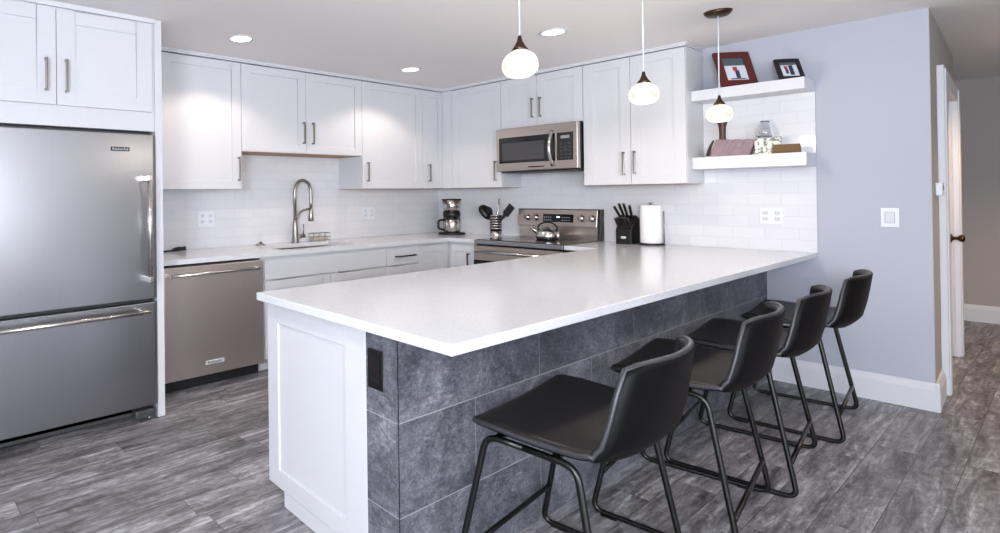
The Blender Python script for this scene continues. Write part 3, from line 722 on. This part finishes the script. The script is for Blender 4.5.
utensil('cooking_ladle', 'black cooking ladle leaning left out of the utensil holder', (.03, .135, .285), 'ladle', M['black'])
utensil('cooking_spoon', 'black cooking spoon behind the ladle in the utensil holder', (.02, .10, .300), 'spoon', M['black'])
utensil('slotted_turner', 'black turner leaning far right out of the utensil holder', (-.01, -.185, .305), 'turner', M['black'])
utensil('basting_spoon', 'black spoon leaning right beside the turner in the utensil holder', (.03, -.10, .25), 'spoon', M['black'])
utensil('steel_whisk', 'steel handled whisk standing between the dark utensils in the holder', (-.02, -.055, .36), 'stick', M['chrome'])

# ------------------------------------------------------------------ knife block, knives, paper towel
kx, ky = -.15, -2.045
c = thing('knife_block', 'black slanted knife block with an oval emblem near the range', 'knife block', (kx, ky, CT))
KM = Matrix.Rotation(math.radians(0), 4, 'Z')
mb = MB()
pf = [(-.075, 0), (.085, 0), (.12, .19), (.02, .235), (-.075, .12)]     # side profile in (x, z): slots on top
a = [mb.b.verts.new((x, -.058, z)) for x, z in pf]; b = [mb.b.verts.new((x, .058, z)) for x, z in pf]
for i in range(5): mb._f([a[i], a[(i+1) % 5], b[(i+1) % 5], b[i]])
mb._f(a); mb._f(b[::-1]); mb.build('block', M['black'], c, .003)
mb = MB(); mb.lathe([(0, 0), (.022, 0), (.022, .001), (0, .001)], mat=Matrix.Translation((-.0752, 0, .055)) @ Matrix.Rotation(-PI/2, 4, 'Y') @ Matrix.Diagonal((.5, 1, 1, 1)), n=24); mb.build('emblem', M['lettering'], c)
i = 0
KL = ['leftmost knife in the top row of the knife block', 'second knife from the left in the top row of the knife block', 'middle knife in the top row of the knife block', 'rightmost knife in the top row of the knife block']
def knife(yo, base, ln, label, lean):
    d = Vector((-.55, lean, .83)).normalized()
    o = thing('kitchen_knife', label, 'knife', (kx+base[0], ky+yo, CT+base[1])); o.rotation_euler = d.to_track_quat('Z', 'Y').to_euler(); o['group'] = 'knives in the black block'
    MB().box(-.009, .009, -.007, .007, .004, ln).build('handle', M['black'], o, .004)
    MB().box(-.007, .007, -.0015, .0015, -.05, .005).build('blade', M['chrome'], o)
    MB().box(-.010, .010, -.008, .008, ln, ln+.006).build('end_cap', M['nickel'], o, .002)
for yo, ln, lb, le in ((.044, .12, KL[0], .20), (.016, .145, KL[1], .06), (-.010, .145, KL[2], .0), (-.040, .13, KL[3], -.08)): knife(yo, (-.005, .205), ln, 'black-handled ' + lb, le)
for yo, ln, lb in ((.045, .075, 'lower-left corner knife of the knife block'), (.022, .085, 'second knife from the left in the lower row of the knife block'), (-.001, .085, 'third knife from the left in the lower row of the knife block'), (-.024, .085, 'fourth knife from the left in the lower row of the knife block'), (-.046, .075, 'lower-right corner knife of the knife block')):
    knife(yo, (-.058, .145), ln, 'black-handled ' + lb, .03)
c = thing('paper_towel_holder', 'black wire upright paper towel holder beside the knife block', 'holder', (-.13, -2.21, CT))
mb = MB(); 
for k in range(8):
    a = 2*PI*k/8; mb.lathe([(0, 0), (.014, .002), (.014, .012), (0, .014)], (.085*math.cos(a), .085*math.sin(a), 0), 10)
mb.tube([(.085*math.cos(2*PI*k/24), .085*math.sin(2*PI*k/24), .008) for k in range(25)], .005, 8)
mb.tube([(-.085, 0, .006), (.085, 0, .006)], .004, 8); mb.build('base', M['black'], c)
mb = MB(); mb.tube([(0, 0, .005), (0, 0, .335)], .005, 8); mb.tube([(.0+.018*math.cos(2*PI*k/14), 0.018*math.sin(2*PI*k/14)*1, .335) for k in range(15)], .003, 6); mb.build('rod', M['nickel'], c)
mb = MB(); mb.tube([(.03, -.082, .01), (.03, -.082, .27)], .0045, 8); mb.build('side_arm', M['nickel'], c)
mb = MB(); mb.lathe([(.02, .0), (.073, .0), (.075, .004), (.075, .296), (.073, .30), (.02, .30), (.02, 0)], n=40)
o = mb.build('paper_towel_roll', M['paper'], None, loc=(-.13, -2.21, CT+.0155)); tag(o, 'white paper towel roll standing on its wire holder', 'paper towel')

# ------------------------------------------------------------------ floating shelves and what stands on them
o = MB().box(-.25, -.0105, -3.170, -2.539, 2.0035, 2.079).build('floating_shelf', M['trimwhite'], None, .002); tag(o, 'upper white floating shelf carrying the picture frames', 'shelf')
o = MB().box(-.25, -.0105, -3.173, -2.539, 1.500, 1.587).build('floating_shelf', M['trimwhite'], None, .002); tag(o, 'lower white floating shelf carrying the small ornaments', 'shelf')
def frame(y, x, z, wd, ht, bw, mat, label, tilt, rz, scene, mat_w=None):
    c = thing('picture_frame', label, 'picture frame', (x, y, z), 0)
    c.rotation_euler = (0, 0, rz)
    Tm = Matrix.Rotation(tilt, 4, 'Y')                       # lean the top towards the wall (+x)
    def lb(mb, *a): return mb.box(*a, Tm)
    mb = MB(); w2 = wd/2
    lb(mb, -.018, 0, -w2, -w2+bw, 0, ht); lb(mb, -.018, 0, w2-bw, w2, 0, ht); lb(mb, -.018, 0, -w2+bw, w2-bw, 0, bw); lb(mb, -.018, 0, -w2+bw, w2-bw, ht-bw, ht)
    mb.build('moulding', mat, c, .003)
    mb = MB(); lb(mb, -.010, -.004, -w2+bw, w2-bw, bw, ht-bw); ph = mb.build('photo', M['snow'], c)
    for nm, mt, (u0, u1, v0, v1) in scene:
        mb = MB(); iw, ih = wd-2*bw, ht-2*bw
        # u runs to the viewer's right (-y)
        mb.box(-.0108, -.0101, w2-bw-u1*iw, w2-bw-u0*iw, bw+v0*ih, bw+v1*ih, Tm); mb.build(nm, mt, ph)
    mb = MB(); lb(mb, 0, .004, -.02, .02, .02, ht*.75); mb.build('back_support', M['black'], c)
    mb = MB(); s = math.sin(tilt)*ht*.7; mb.tube([(s+.0, 0, ht*.64), (s+.030, 0, .0045)], .004, 6); mb.build('easel_leg', M['black'], c)
frame(-2.805, -.165, 2.0795, .235, .285, .048, M['redwood'], 'larger mahogany-red picture frame on the upper shelf', .40, .80,
      [('photo_trees', M['phototeal'], (0, 1, .66, 1)), ('photo_jacket', M['photored'], (.40, .60, .42, .60)), ('photo_trousers', M['photoblue'], (.47, .66, .10, .44)), ('photo_ski', M['photoblue'], (.2, .85, .05, .09))])
frame(-3.085, -.150, 2.0795, .150, .160, .024, M['blackwood'], 'smaller black picture frame at the end of the upper shelf', .40, .80,
      [('photo_trees', M['phototeal'], (0, 1, .8, 1)), ('photo_skier', M['photoblue'], (.50, .74, .10, .78)), ('photo_jacket', M['photored'], (.22, .42, .52, .74)), ('photo_shadow', M['photoblue'], (.26, .42, .2, .52))])
c = thing('wooden_vase', 'dark turned wooden vase behind the end pendant on the lower shelf', 'vase', (-.12, -2.688, 1.588))
MB().lathe([(0, 0), (.032, 0), (.033, .01), (.022, .10), (.019, .16), (.022, .22), (.034, .27), (.038, .29), (.032, .29), (.02, .25), (0, .25)], n=24).build('vase_body', M['brownwood'], c)
c = thing('stone_slab', 'mauve-grey slanted stone slab with rough dark edge on the lower shelf', 'ornament', (-.165, -2.745, 1.588), .05)
mb = MB(); pf = [(-.045, .0), (-.038, .012), (.012, .125), (.030, .128), (.04, 0)]
N_ = 14; rows = []
for i in range(N_+1):
    y = .115-.23*i/N_; sc_ = 1-.0*i; jit = lambda q: random.uniform(-q, q)
    rows.append([mb.b.verts.new((x+jit(.002), y-(z*.22 if 1 else 0)+jit(.002), max(0, z*(1-.12*i/N_)+(jit(.004) if z > .01 else 0)))) for x, z in pf])
for a, b in zip(rows, rows[1:]):
    for i in range(5): mb._f([a[i], a[(i+1) % 5], b[(i+1) % 5], b[i]])
mb._f(rows[0]); mb._f(rows[-1][::-1]); mb.build('slab', M['geode'], c)
mb = MB(); mb.tube([(-.045, .118, .012), (-.03, .118, .04), (-.01, .112, .08), (.01, .10, .12)], .01, 8, rad=[.014, .012, .009, .006]); mb.build('bark_edge', M['geodeedge'], c)
c = thing('planter_box', 'pale mottled square ceramic box with glass vase on the lower shelf', 'box', (-.115, -2.945, 1.588), .2)
mb = MB(); mb.box(-.045, .045, -.070, .070, 0, .115); mb.build('box', M['pot'], c, .006)
mb = MB(); mb.box(-.047, .047, -.072, .072, .112, .120); mb.build('rim', M['slot'], c, .002)
c = thing('glass_vase', 'small clear glass vase standing on the mottled box', 'vase', (-.115, -2.93, 1.7082))
MB().lathe([(0, 0), (.035, 0), (.045, .02), (.040, .07), (.022, .10), (.026, .115), (.0245, .115), (.020, .10), (.0375, .07), (.042, .02), (.033, .004), (0, .004)], n=24).build('vase_body', M['glass'], c)
c = thing('tent_sign', 'small brown tent-shaped plaque at the end of the lower shelf', 'plaque', (-.165, -3.055, 1.588), 0)
mb = MB(); mb.prism([(-.03, 0), (.03, 0), (.002, .062), (-.002, .062)], -.072, .072, Matrix.Rotation(PI/2, 4, 'X') @ Matrix.Identity(4)); mb.build('plaque', M['goldwood'], c, .001)
mb = MB(); mb.box(-.0302, -.0288, -.060, .060, .012, .0135); mb.build('groove', M['geodeedge'], c)

# ------------------------------------------------------------------ outlets, switch, thermostat
def outlet(fr, s0, s1, z0, z1, label, kinds):
    c = thing('power_outlet' if 'rocker' not in kinds else 'light_switch', label, 'outlet' if 'rocker' not in kinds else 'switch')
    base = .0102 if 'onwall' not in kinds else .0005
    mb = MB(); mbox(mb, fr, s0, s1, base, base+.005, z0, z1); mb.build('plate', M['plate'], c, .002)
    n = [k for k in kinds if k != 'onwall']; w_ = (s1-s0)/len(n); zc = (z0+z1)/2; h = z1-z0
    for i, k_ in enumerate(n):
        sc_ = s0+w_*(i+.5)
        if k_ == 'rocker':
            mb = MB(); mbox(mb, fr, sc_-.02, sc_+.02, base+.005, base+.010, zc-.033, zc+.033); mb.build('rocker', M['trimwhite'], c, .002)
            mb = MB(); mbox(mb, fr, sc_-.022, sc_+.022, base+.005, base+.0058, zc-.035, zc+.035); mb.build('rocker_frame', M['slot'], c)
        else:
            for z in (zc-h*.18, zc+h*.18):
                mb = MB(); mbox(mb, fr, sc_-.017, sc_+.017, base+.005, base+.0065, z-.014, z+.014); q = mb.build('socket', M['trimwhite'], c, .003)
                mb = MB()
                for t_ in (-.007, .007): mbox(mb, fr, sc_+t_-.0018, sc_+t_+.0018, base+.0065, base+.0070, z-.002, z+.009)
                mbox(mb, fr, sc_-.0025, sc_+.0025, base+.0065, base+.007, z-.010, z-.005); mb.build('slots', M['slot'], q)
outlet(FA, -3.03, -2.88, 1.092, 1.222, 'white double power outlet on the tiles left of the faucet', ['d', 'd'])
outlet(FA, -1.19, -1.02, 1.092, 1.218, 'white double power outlet on the tiles right of the faucet', ['d', 'd'])
outlet(FB, .55, .64, 1.09, 1.21, 'white single power outlet on the tiles behind the utensil holder', ['d'])
outlet(FB, 2.867, 2.998, 1.100, 1.213, 'white double power outlet on the tiles below the floating shelves', ['d', 'd'])
outlet(FB, 3.468, 3.548, 1.100, 1.220, 'white rocker light switch on the pale blue wall', ['rocker', 'onwall'])
c = thing('thermostat', 'small white thermostat on the hall wall edge beside the door', 'thermostat')
mb = MB(); mb.box(.20, .34, -.030, -.001, 1.295, 1.375, DM); mb.build('case', M['plate'], c, .004)
mb = MB(); mb.box(.225, .315, -.0315, -.030, 1.33, 1.36, DM); mb.build('screen', M['slot'], c)

# ------------------------------------------------------------------ recessed lights
for (x, y, lb) in ((-3.125, -.867, 'round recessed ceiling light nearest the fridge cabinet'), (-1.383, -.84, 'round recessed ceiling light above the sink-side corner'), (-1.438, -2.15, 'round recessed ceiling light between the first two pendants')):
    c = thing('recessed_light', lb, 'ceiling light', (x, y, ZC))
    MB().lathe([(.070, -.001), (.088, -.001), (.092, -.006), (.085, -.010), (.070, -.009), (.070, -.001)], n=36).build('trim_ring', M['trimwhite'], c)
    MB().lathe([(0, -.0065), (.071, -.0065), (.071, -.002), (0, -.002)], n=36).build('diffuser', M['lamp'], c)
    l = bpy.data.lights.new('recessed_beam', 'SPOT'); l.energy = 27; l.color = (1, .84, .70); l.spot_size = math.radians(135); l.spot_blend = .35; l.shadow_soft_size = .06
    lo = bpy.data.objects.new('recessed_beam', l); lo.location = (0, 0, -.03); lo.parent = c; C.objects.link(lo)
# more recessed lights further back in the room and in the hall, out of the picture
for (x, y, e) in ((-4.9, -2.3, 40), (-4.6, -4.9, 40), (-2.2, -4.7, 45), (1.6, -4.6, 150)):
    c = thing('recessed_light', 'round recessed ceiling light in the ceiling outside the picture', 'ceiling light', (x, y, ZC), group='recessed lights outside the picture')
    MB().lathe([(.070, -.001), (.088, -.001), (.092, -.006), (.085, -.010), (.070, -.009), (.070, -.001)], n=36).build('trim_ring', M['trimwhite'], c)
    MB().lathe([(0, -.0065), (.071, -.0065), (.071, -.002), (0, -.002)], n=36).build('diffuser', M['lamp'], c)
    l = bpy.data.lights.new('recessed_beam', 'SPOT'); l.energy = e; l.color = (1, .88, .76) if x < 0 else (1, .72, .46); l.spot_size = math.radians(140); l.spot_blend = .5; l.shadow_soft_size = .06
    lo = bpy.data.objects.new('recessed_beam', l); lo.location = (0, 0, -.03); lo.parent = c; C.objects.link(lo)

# ------------------------------------------------------------------ pendants
for (x, z, lb) in ((-3.125, 1.838, 'lit crackle-glass pendant lamp nearest the fridge'), (-2.035, 1.825, 'lit crackle-glass pendant lamp, the middle of the three'), (-1.0, 1.802, 'lit crackle-glass pendant lamp nearest the floating shelves')):
    c = thing('pendant_lamp', lb, 'pendant lamp', (x, -2.937, z), group='pendant lamps over the peninsula')
    pf = []
    for k in range(15):
        a = -PI/2+.42+(PI-.80)*k/14; pf.append((.067*math.cos(a)**.72, .058*math.sin(a)+(.012 if a < 0 else 0)*math.sin(-a)))
    pf = [(0, pf[0][1])]+pf+[(.026, .062), (0, .062)]
    MB().lathe(pf, n=40).build('glass_shade', M['shade'], c)
    MB().lathe([(.026, .058), (.031, .062), (.020, .078), (.010, .098), (.006, .118), (0, .118)], n=24).build('shade_cap', M['bronze'], c)
    MB().tube([(0, 0, .118), (0, 0, ZC-z-.02)], .0032, 8).build('cord', M['plate'], c)
    MB().lathe([(0, -.028), (.055, -.026), (.068, -.012), (.072, -.0005), (0, -.0005)], (0, 0, ZC-z), 32).build('ceiling_canopy', M['bronze'], c)
    l = bpy.data.lights.new('pendant_bulb', 'POINT'); l.energy = 8; l.color = (1, .88, .72); l.shadow_soft_size = .05
    lo = bpy.data.objects.new('pendant_bulb', l); lo.location = (0, 0, -.10); lo.parent = c; C.objects.link(lo)

# ------------------------------------------------------------------ bar stools
def shell_pt(u, v):
    """u -1..1 across, v 0..1 from the seat's front lip to the top of the back; +y is towards the counter"""
    P = [(.176, .578, .262), (.190, .594, .290), (.168, .606, .320), (.09, .605, .328), (.0, .598, .326), (-.09, .592, .319), (-.168, .586, .326), (-.234, .590, .324), (-.276, .636, .318), (-.294, .712, .304), (-.308, .798, .283), (-.318, .872, .256)]
    t = v*(len(P)-1); i = min(int(t), len(P)-2); f = t-i
    y, z, hw = [P[i][k]*(1-f)+P[i+1][k]*f for k in range(3)]
    au = abs(u)
    back = max(0.0, min(1.0, (v-.50)/.22)); back = back*back*(3-2*back)
    y2 = y+back*.075*au**2.4
    z2 = z+(1-back)*.010*au**2-max(0, v-.9)/.1*.020*au**6
    z2 += math.exp(-((v-.60)/.10)**2)*.022*au**2
    if v < .1: y2 -= (.1-v)/.1*.03*au**6
    return Vector((u*hw, y2, z2))
def make_stool(label):
    c = thing('bar_stool', label, 'bar stool', group='bar stools along the peninsula')
    NU, NV = 16, 30
    def shell(name, mats, off0, off1):
        mb = MB(); G = []
        for j in range(NV+1):
            G.append([shell_pt(-1+2*i/NU, j/NV) for i in range(NU+1)])
        def nrm(i, j):
            a = G[j][min(i+1, NU)]-G[j][max(i-1, 0)]; b = G[min(j+1, NV)][i]-G[max(j-1, 0)][i]; return a.cross(b).normalized()
        top = [[mb.b.verts.new(G[j][i]+nrm(i, j)*off0) for i in range(NU+1)] for j in range(NV+1)]
        bot = [[mb.b.verts.new(G[j][i]+nrm(i, j)*off1) for i in range(NU+1)] for j in range(NV+1)]
        for j in range(NV):
            for i in range(NU):
                mb._f([top[j][i], top[j][i+1], top[j+1][i+1], top[j+1][i]], True); mb._f([bot[j][i], bot[j+1][i], bot[j+1][i+1], bot[j][i+1]], True)
        ring = [(0, i) for i in range(NU)]+[(j, NU) for j in range(NV)]+[(NV, i) for i in range(NU, 0, -1)]+[(j, 0) for j in range(NV, 0, -1)]
        for k in range(len(ring)):
            a, b = ring[k], ring[(k+1) % len(ring)]; mb._f([top[a[0]][a[1]], bot[a[0]][a[1]], bot[b[0]][b[1]], top[b[0]][b[1]]], True)
        return mb.build(name, mats, c), [(G[a][b]) for a, b in ring]
    # sign: the cross product of (u, v) directions points down for the seat
    s1, ring = shell('seat_pad', M['leather'], .0, -.013) if False else shell('seat_pad', M['leather'], -.0, .011)
    s2, _ = shell('outer_shell', M['leatherback'], -.011, -.0005)
    mb = MB(); rg = ring+[ring[0]]; mb.tube(rg, .0085, 8); mb.build('edge_welt', M['stitch'], c)
    for s in (-1, 1):
        X1_, X2_ = .305, .350
        FT = (s*X1_, .140, .574); FB_ = (s*(X2_-.010), .255, .0115); RB = (s*X2_, -.238, .0115); RT = (s*(X1_+.004), -.135, .568)
        loop = arc([(s*X1_, .02, .572), FT, FB_, RB, RT, (s*X1_, .02, .572)], .045, 7)
        MB().tube(loop, .0105, 10).build('side_frame', M['blackmetal'], c)
        for yy in (.19, -.155):
            MB().box(s*(X2_-.005)-.014, s*(X2_-.005)+.014, yy-.03, yy+.03, 0, .006).build('floor_glide', M['black'], c, .002)
    MB().tube([(-.330, -.216, .150), (.330, -.216, .150)], .009, 10).build('rear_crossbar', M['blackmetal'], c)
    MB().tube([(-.322, .224, .165), (.322, .224, .165)], .009, 10).build('front_footrest', M['blackmetal'], c)
    mb = MB()
    for yy in (.11, -.07): mb.box(-.285, .285, yy-.012, yy+.012, .566, .574)
    mb.build('seat_rail', M['blackmetal'], c)
    return c
first = make_stool('black bar stool with bucket seat nearest the camera')
def place_stool(src, x, y, rz, label):
    if src is None: o = first
    else:
        o = first.copy(); C.objects.link(o)
        for ch in list(first.children):
            d = ch.copy(); C.objects.link(d); d.parent = o
    o.location = (x, y, 0); o.rotation_euler = (0, 0, rz); o['label'] = label; return o
ST = [(-3.285, -3.205, .10, 'black bucket-seat bar stool nearest the camera, at the open end of the peninsula'),
      (-2.36, -3.205, .13, 'black bucket-seat bar stool second from the camera, its seat partly behind the nearest stool'),
      (-1.63, -3.205, .11, 'black bucket-seat bar stool third from the camera, next before the one by the blue wall'),
      (-.73, -3.205, .09, 'black bucket-seat bar stool farthest from the camera, next to the pale blue wall')]
for i, (x, y, a, lb) in enumerate(ST): place_stool(None if i == 0 else first, x, y, a, lb)
